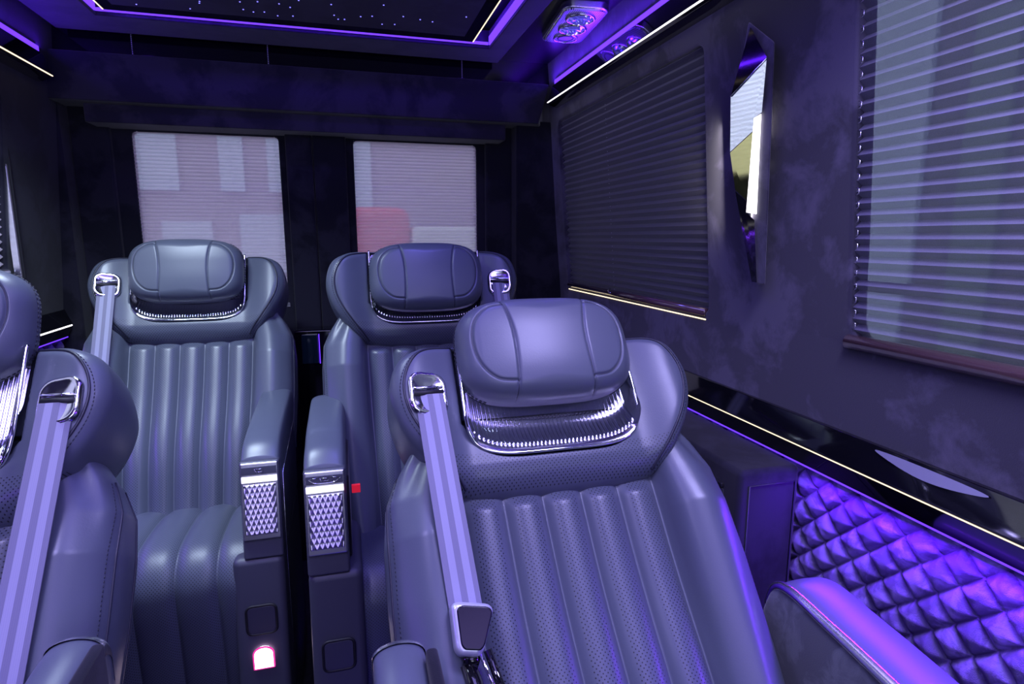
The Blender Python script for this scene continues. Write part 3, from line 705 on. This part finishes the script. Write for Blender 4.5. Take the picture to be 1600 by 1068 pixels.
            mb = MB(); mb.tube(T([(cx_ + .020, cs - .055, bo - .004), (cx_ + .044, cs - .15, bo - .004)]), .006, 8); mb.tube(T([(cx_ - .010, cs - .058, bo - .012), (cx_ + .008, cs - .066, bo - .012)]), .010, 10); mb.tube(T([(cx_ - .006, cs - .066, bo - .016), (cx_ + .016, cs - .16, bo - .016)]), .011, 10)
            mb.build('latch', M_GLOS, bu)
    # --- seat cushion
    zc = Z - .01; path = catmull([(.03, zc - .02), (-.02, zc + .0), (-.10, zc + .012), (-cush_len + .10, zc + .016), (-cush_len + .045, zc + .004), (-cush_len + .008, zc - .035), (-cush_len, zc - .09), (-cush_len + .004, zc - .20), (-cush_len + .012, zc - .34), (-cush_len + .02, .10)], 10)
    path = resample(path, 150); tg = np.gradient(path, axis=0); tg /= np.linalg.norm(tg, axis=1)[:, None]; nrm = np.column_stack([tg[:, 1], -tg[:, 0]]) * 1.0
    hw = .232; cw = .087; xs = np.linspace(-hw, hw, 241); Vt = []; uvq = []
    arc = np.concatenate([[0], np.cumsum(np.linalg.norm(np.diff(path, axis=0), axis=1))])
    for i in range(len(path)):
        q = xs / cw + .5 + 2; fr_ = q - np.floor(q); h = .014 * (1 - np.abs(2 * fr_ - 1) ** 3)
        ed = np.clip((np.abs(xs) - (hw - .030)) / .030, 0, 1); h = h - .03 * (1 - np.sqrt(1 - ed ** 2 * .999)) + .012 * smooth01((np.abs(xs) - .19) / .03)
        if i < 4: h = h * (i / 4)
        y = path[i, 0] - nrm[i, 0] * h * -1; z = path[i, 1] + nrm[i, 1] * h
        nn_ = nrm[i] if nrm[10, 1] > 0 else -nrm[i]
        y = path[i, 0] + nn_[0] * h; z = path[i, 1] + nn_[1] * h
        Vt.append(np.column_stack([xs, y, z])); uvq.append(np.column_stack([xs, np.full(len(xs), arc[i])]))
    Vt = np.array(Vt); nP, nX = Vt.shape[:2]
    top = Vt.reshape(-1, 3); 
    # skirt sides down
    sideL = Vt[:, 0].copy(); sideR = Vt[:, -1].copy(); cy, cz = -cush_len * .5, zc - .12
    inn = []
    for sd in (sideL, sideR):
        q = sd.copy(); q[:, 1] = np.maximum(q[:, 1], -cush_len + .05) * .9 + .0; q[:, 2] = np.minimum(q[:, 2], zc - .10); inn.append(q)
    V = np.vstack([top, inn[0], inn[1]]); b0 = nP * nX; F = gridF(nP, nX)
    for i in range(nP - 1):
        F.append((i * nX, (i + 1) * nX, b0 + i + 1, b0 + i)); F.append((i * nX + nX - 1, b0 + nP + i, b0 + nP + i + 1, (i + 1) * nX + nX - 1))
    uvs_ = np.vstack(uvq + [np.zeros((2 * nP, 2))])
    cu = mesh('cushion', V, F, M_LEAA2, root, True, uv=uvs_); fixn(cu)
    boxo('seat_base', -.20, .20, -cush_len + .05, .10, .02, zc - .10, M_PLAS, root, bev=.01)
    # side shells beside the cushion
    # --- armrests
    for sg, kind in arms:
        if kind == 'console':
            xa = sg * .235 + con_dx; yf0 = cons_front; top_z = .845 + con_dz
            ar = empty('armrest', (xa, 0, 0), parent=root)
            hwid = .043
            prof = catmull([(.14, top_z - .10), (.145, top_z - .02), (.11, top_z + .0), (.02, top_z - .004), (-.10, top_z - .012), (yf0 + .11, top_z - .022), (yf0 + .05, top_z - .035), (yf0 + .012, top_z - .062)], 8)
            n = len(prof); V = []; sec = catmull([(-1, -.09), (-1.02, -.05), (-.98, -.018), (-.75, -.002), (0, .003), (.75, -.002), (.98, -.018), (1.02, -.05), (1, -.09)], 5)
            for y, z in prof:
                for a_, b_ in sec: V.append((a_ * hwid, y, z + b_))
            F = gridF(n, len(sec)); F.append(tuple(range(len(sec)))); F.append(tuple((n - 1) * len(sec) + i for i in range(len(sec)))[::-1])
            pad = mesh('armrest_pad', V, F, M_LEA, ar, True); fixn(pad)
            zt = top_z - .065
            # console column: front face slopes back slightly
            cf = [(yf0, zt), (yf0 - .030, zt - .225), (.10, zt - .225), (.14, zt - .02)]
            body = prism('console_body', cf, 'x', -hwid, hwid, M_PLAS, ar, bev=.006)
            cf2 = [(yf0 - .030, zt - .222), (yf0 - .085, .06), (.12, .04), (.10, zt - .222)]
            yfz = lambda z: yf0 - .030 - .055 * (zt - .222 - z) / (zt - .282)
            lower = prism('console_base', cf2, 'x', min(-hwid, hwid, -hwid - sg * .026, hwid - sg * .026) if sg > 0 else -hwid, hwid if sg > 0 else hwid + .026, M_PLAS, ar, bev=.016)
            # chrome face
            fx0, fx1 = -hwid + .003, hwid - .003; z1_, z0_ = zt - .002, zt - .178
            ch = boxo('chrome_frame', fx0, fx1, yf0 - .006, yf0 + .003, z0_, z1_, M_CHRG, ar, bev=.003)
            nx_, nz_ = 160, 260; xs_ = np.linspace(fx0 + .005, fx1 - .005, nx_); zs = np.linspace(z0_ + .012, z1_ - .048, nz_); XX_, ZZ_ = np.meshgrid(xs_, zs, indexing='ij')
            a_ = XX_ / .0105; b_ = ZZ_ / .0245; p1 = np.abs(np.sin(PI * (a_ + b_))); p2 = np.abs(np.sin(PI * (a_ - b_))); hh = .0045 * (1 - np.minimum(p1, p2) * 1.0) 
            edge = np.minimum(np.minimum(XX_ - xs_[0], xs_[-1] - XX_), np.minimum(ZZ_ - zs[0], zs[-1] - ZZ_)); hh = hh * smooth01(edge / .004)
            V = np.stack([XX_, yf0 - .0063 - hh, ZZ_], -1).reshape(-1, 3); gr = mesh('diamond_grille', V, gridF(nx_, nz_), M_CHRG, ch, True)
            boxo('badge_plate', fx0 + .003, fx1 - .003, yf0 - .0085, yf0 - .005, z1_ - .026, z1_ - .008, M_PLAS, ch, bev=.001)
            mb = MB(); zc_ = z1_ - .017; yb = yf0 - .0092
            mb.tube([(-.009, yb, zc_ + .004), (.009, yb, zc_ + .004), (.007, yb, zc_ - .002), (-.007, yb, zc_ - .002), (-.009, yb, zc_ + .004)], .0006, 5)
            if kind == 'console' and sg < 0 and floorlight is False:
                wing = catmull([(-.032, yb, zc_ + .003), (-.02, yb, zc_ - .005), (0, yb, zc_ - .0065), (.02, yb, zc_ - .005), (.032, yb, zc_ + .003)], 6); mb.tube(wing, .0007, 5)
                mb.tube([(-.032, yb, zc_ + .003), (-.012, yb, zc_ + .006)], .0006, 5); mb.tube([(.032, yb, zc_ + .003), (.012, yb, zc_ + .006)], .0006, 5)
            else:
                for dx in (-.004, 0, .004): mb.tube([(dx, yb, zc_ - .003), (dx, yb, zc_ - .006)], .0005, 5)
            mb.build('badge_outline', M_CHR, ch)
            boxo('highlight_bar', fx0 + .002, fx1 - .002, yf0 - .0075, yf0 - .005, z1_ - .044, z1_ - .030, M_LBAR, ch, bev=.002, label='white highlight band made to glow')
            for part in (ch, *ch.children):
                co_ = np.empty(len(part.data.vertices) * 3); part.data.vertices.foreach_get('co', co_); co_ = co_.reshape(-1, 3)
                co_[:, 1] -= .030 * (zt - co_[:, 2]) / .225; part.data.vertices.foreach_set('co', co_.ravel()); part.data.update()
            # square cover with its groove
            zq = zt - .365; cq = -sg * .012
            if not floorlight: zq = zt - .40
            cvr = rrect(.060, .066, .010, 5, cq, zq); yc = yfz(zq)
            gro = prism('cover', cvr, 'y', yc - .004, yc + .02, M_PLAS, ar, bev=.002)
            mb = MB(); loop = resample(rrect(.065, .071, .013, 6, cq, zq), 60, True); mb.tube(np.column_stack([loop[:, 0], np.full(60, yc - .0025), loop[:, 1]]), .0028, 6, True); mb.build('cover_groove', M_RUB, gro)
            if floorlight:
                zl = zt - .455; yc = yfz(zl); arch = [(cq - .020, zl - .024), (cq + .020, zl - .024)] + [(cq + .020 * math.cos(q), zl + .010 + .016 * math.sin(q)) for q in np.linspace(0, PI, 14)]
                fl = prism('foot_light', arch, 'y', yc - .006, yc + .012, M_PINK, ar, label='glowing pinkish white arched foot light')
                loop = resample(np.array(arch), 70, True); MB().tube(np.column_stack([cq + (loop[:, 0] - cq) * 1.08, np.full(70, yc - .004), zl + (loop[:, 1] - zl) * 1.06]), .0022, 6, True).build('foot_light_rim', M_MAG, fl)
            # dark pouch piece and side seam
            mb = MB(); mb.tube([(sg * hwid * 1.02, .10, zt - .02), (sg * hwid * 1.02, yf0 + .05, zt - .05), (sg * hwid * 1.02, yf0 + .03, zt - .2), (sg * hwid * 1.02, yf0 + .03, .1)], .0012, 5); mb.build('side_seam', M_CHRS, ar)
            boxo('inner_panel', -sg * hwid - .006, -sg * hwid + .006, yf0 + .03, .12, zt - .22, zt - .03, M_SUED, ar, bev=.004)
        elif kind == 'wide':
            # broad arm by the wall: suede inner side, silver line, leather top
            ar = empty('armrest', (0, 0, 0), parent=root)
            x0, x1, zt = sg * .325, sg * .43, .735
            ys = [.20, .185, .15, .08, 0, -.12, -.30, -.42]; zz = [zt - .05, zt - .012, zt + .0, zt - .006, zt - .014, zt - .03, zt - .06, zt - .08]
            pr = catmull(np.column_stack([ys, zz]), 6); V = []; sec = catmull([(0, -.004), (.04, .0), (.3, .004), (.7, .002), (.93, -.008), (1.0, -.03), (1.0, -.12)], 5)
            for y, z in pr:
                for a_, b_ in sec: V.append((x0 + (x1 - x0) * a_, y, z + b_))
            pad = mesh('armrest_pad', V, gridF(len(pr), len(sec)) + [tuple(range(len(sec)))], M_LEA, ar, True); fixn(pad)
            V = []; secI = catmull([(0, -.004), (-.03, -.006), (-.09, -.03), (-.14, -.10), (-.16, -.35)], 5)
            for y, z in pr:
                for a_, b_ in secI: V.append((x0 + (x1 - x0) * a_, y, z + b_))
            si = mesh('inner_side', V, gridF(len(pr), len(secI)) + [tuple(range(len(secI)))], M_SUE2, ar, True); fixn(si)
            P = [(x0 + sg * .001, y, z - .001) for y, z in pr]; MB().tube(P, np.interp(np.linspace(0, 1, len(P)), [0, .2, 1], [.005, .0075, .011]), 12).build('trim_line', M_CHRS, ar, label='silver trim line')
            boxo('arm_body', min(x0, x1) + .01, max(x0, x1) - .006, -.40, .17, .05, zt - .09, M_PLAS, ar, bev=.01)
        elif kind == 'slim':
            ar = empty('armrest', (sg * .285, 0, 0), parent=root); zt = .80; hw_ = .030
            prof = catmull([(.10, zt - .05), (.098, zt), (.06, zt + .012), (-.05, zt + .0), (-.2, zt - .02), (-.35, zt - .05)], 8); sec = catmull([(-1, -.16), (-1.0, -.04), (-.9, -.008), (0, .002), (.9, -.008), (1.0, -.04), (1, -.16)], 5); V = []
            for y, z in prof:
                for a_, b_ in sec: V.append((a_ * hw_, y, z + b_))
            F = gridF(len(prof), len(sec)); F.append(tuple(range(len(sec))))
            pad = mesh('armrest_pad', V, F, M_LEA, ar, True); fixn(pad)
            cp = [(y, z) for y, z in prof[:14]]; V = []
            for y, z in cp:
                for a_, b_ in sec[6:-6]: V.append((a_ * hw_ * 1.03, y * 1.01, z + b_ + .002))
            k = len(sec[6:-6]); ca = mesh('end_cap', V, gridF(len(cp), k), M_CHRS, ar, True, label='satin chrome end cap')
            boxo('arm_body', -hw_ + .004, hw_ - .004, -.33, .09, .05, zt - .12, M_PLAS, ar, bev=.008)
            boxo('inner_side', hw_ - .002, hw_ + .012, -.33, .06, zt - .30, zt + .02, M_SUED, ar, bev=.005)
    return root
M_SUE2 = suede('suede_grey', (.05, .055, .075), (.09, .10, .125), 12)
M_LBAR = mat('highlight_bar', (1, 1, 1), .3, emit=(.85, .80, 1.0), estr=1.6)  # emissive white stands for the bright highlight under the badge
M_LEAA2 = leather('leather_cushion', LB, 'all', .45)
R_ = math.radians
make_seat('reclining_seat', -.445, 1.70, .560, R_(28.5), 0, 'dark leather reclining seat at the back left, before the left rear window', belt=-1, arms=((1, 'console'),), belt_to=(-.215, .25), cush_len=.32, cons_front=-.30, floorlight=True)
make_seat('reclining_seat', .215, 1.50, .540, R_(20), 0, 'dark leather reclining seat at the back right, partly behind the nearer seat', belt=1, arms=((-1, 'console'),), belt_to=(.225, .30), cush_len=.26, cons_front=-.25, hr_tilt=5., hr_s=.645, con_dx=-.042, con_dz=.022)
make_seat('reclining_seat', .325, .555, .515, R_(41), 0, 'near right leather reclining seat, laid back, with a belt buckle lying on it', belt=-1, arms=((-1, 'slim'), (1, 'wide')), belt_to=(-.19, .315), buckle=True, cush_len=.40, hr_tilt=10., hr_s=.70, hr_n=.07)
make_seat('reclining_seat', -.615, .665, .495, R_(36), 0, 'near left leather reclining seat, cut off by the left side of the photo', belt=1, arms=((1, 'slim'),), belt_to=(.19, .0), cush_len=.40, hr_s=.768, hr_n=.06)

# ------------------------------------------------------------------ hardware between the rear seats
hw = empty('rear_door_console', (-.075, 2.20, 0), label='black gloss console with blue edges between the two rear seats', cat='console')
boxo('housing', -.11, .12, .0, .10, .30, .96, M_GLOS, hw, bev=.006)
boxo('screen', -.085, -.030, -.008, .002, .84, .945, mat('dark_screen', (.01, .03, .04), .08, coat=1.), hw, bev=.002)
boxo('screen', .012, .060, -.008, .002, .84, .945, mat('dark_screen_2', (.01, .05, .05), .08, coat=1.), hw, bev=.002)
for x in (-.027, .008): boxo('edge_light', x, x + .0025, -.010, -.002, .84, .945, M_VLED, hw)  # emissive strips imitate chrome edges lit blue
boxo('lever', -.018, .0, -.03, -.004, .71, .83, M_PLAS, hw, bev=.004)
mb = MB(); mb.tube([(-.07, -.03, .63), (-.03, -.035, .63), (-.01, -.04, .67), (.01, -.04, .72)], .004, 8); mb.tube([(-.08, -.03, .60), (-.02, -.035, .60)], .004, 8); mb.build('hook', M_CHR, hw)
boxo('belt_release_button', -.008, .010, 1.268, 1.276, .735, .752, M_RED, label='small red button beside the right console', cat='button')

# ------------------------------------------------------------------ outside
M_WALLO = mat('facade_mauve', (.42, .34, .42), .8); M_WALLB = mat('facade_bluewhite', (.66, .74, .88), .6); M_REDV = mat('red_paint', (.75, .03, .05), .4); M_WHT = mat('white_paint', (.85, .85, .82), .5); M_GND = mat('asphalt', (.30, .29, .30), .9)
boxo('ground', -14, 14, -10, 20, -.72, -.70, M_GND, kind='structure')
fa = empty('building', (0, 9, -.7), label='mauve facade with pale windows seen through the rear blinds', cat='building')
boxo('facade', -6, 6, 0, 3, 0, 6, M_WALLO, fa)
for x0, x1, z0, z1 in ((-2.55, -2.05, 2.6, 3.4), (-1.55, -1.25, 2.6, 3.4), (-.95, -.55, 2.6, 3.5), (-2.3, -1.7, 1.4, 2.2), (-1.35, -.75, 1.5, 2.3), (-3.0, -2.75, 1.2, 2.4), (.14, .42, 1.9, 3.6), (.9, 1.3, 3.4, 4.2)):
    boxo('window', x0, x1, -.06, .02, z0, z1, M_WALLB, fa)
vn = empty('parked_van', (.9, 6.4, -.7), label='red and white parked van seen through the right rear blind', cat='van')
boxo('cab', -.85, -.22, 0, 1.2, .3, 2.30, M_REDV, vn, bev=.12); boxo('cargo_box', -.2, .62, 0, 1.4, .3, 2.10, M_WHT, vn, bev=.04); boxo('rear_box', .64, 1.3, .1, 1.4, .3, 2.0, M_WALLO, vn, bev=.04)
for x in (-.5, .8): 
    o = prism('wheel', [(x + .28 * math.cos(a), .28 + .28 * math.sin(a)) for a in np.linspace(0, 2 * PI, 24, endpoint=False)], 'y', -.02, .2, M_RUB, vn)
fb = empty('building', (4.6, 3, -.7), label='grey building with bright panels seen through the near right blind', cat='building')
boxo('facade', 0, 3, -6, 6, 0, 6, mat('facade_grey', (.30, .30, .34), .8), fb)
for y0, y1, z0, z1, mm in ((.95, 1.75, 1.6, 5.5, M_WALLB), (.30, .62, 1.0, 3.6, mat('facade_green', (.34, .40, .38), .8)), (-.35, -.05, 1.2, 2.4, mat('blue_panel', (.05, .30, .80), .5)), (1.0, 1.6, .5, 1.5, M_WALLB)):
    boxo('panel', -.05, .02, y0, y1, z0, z1, mm, fb)
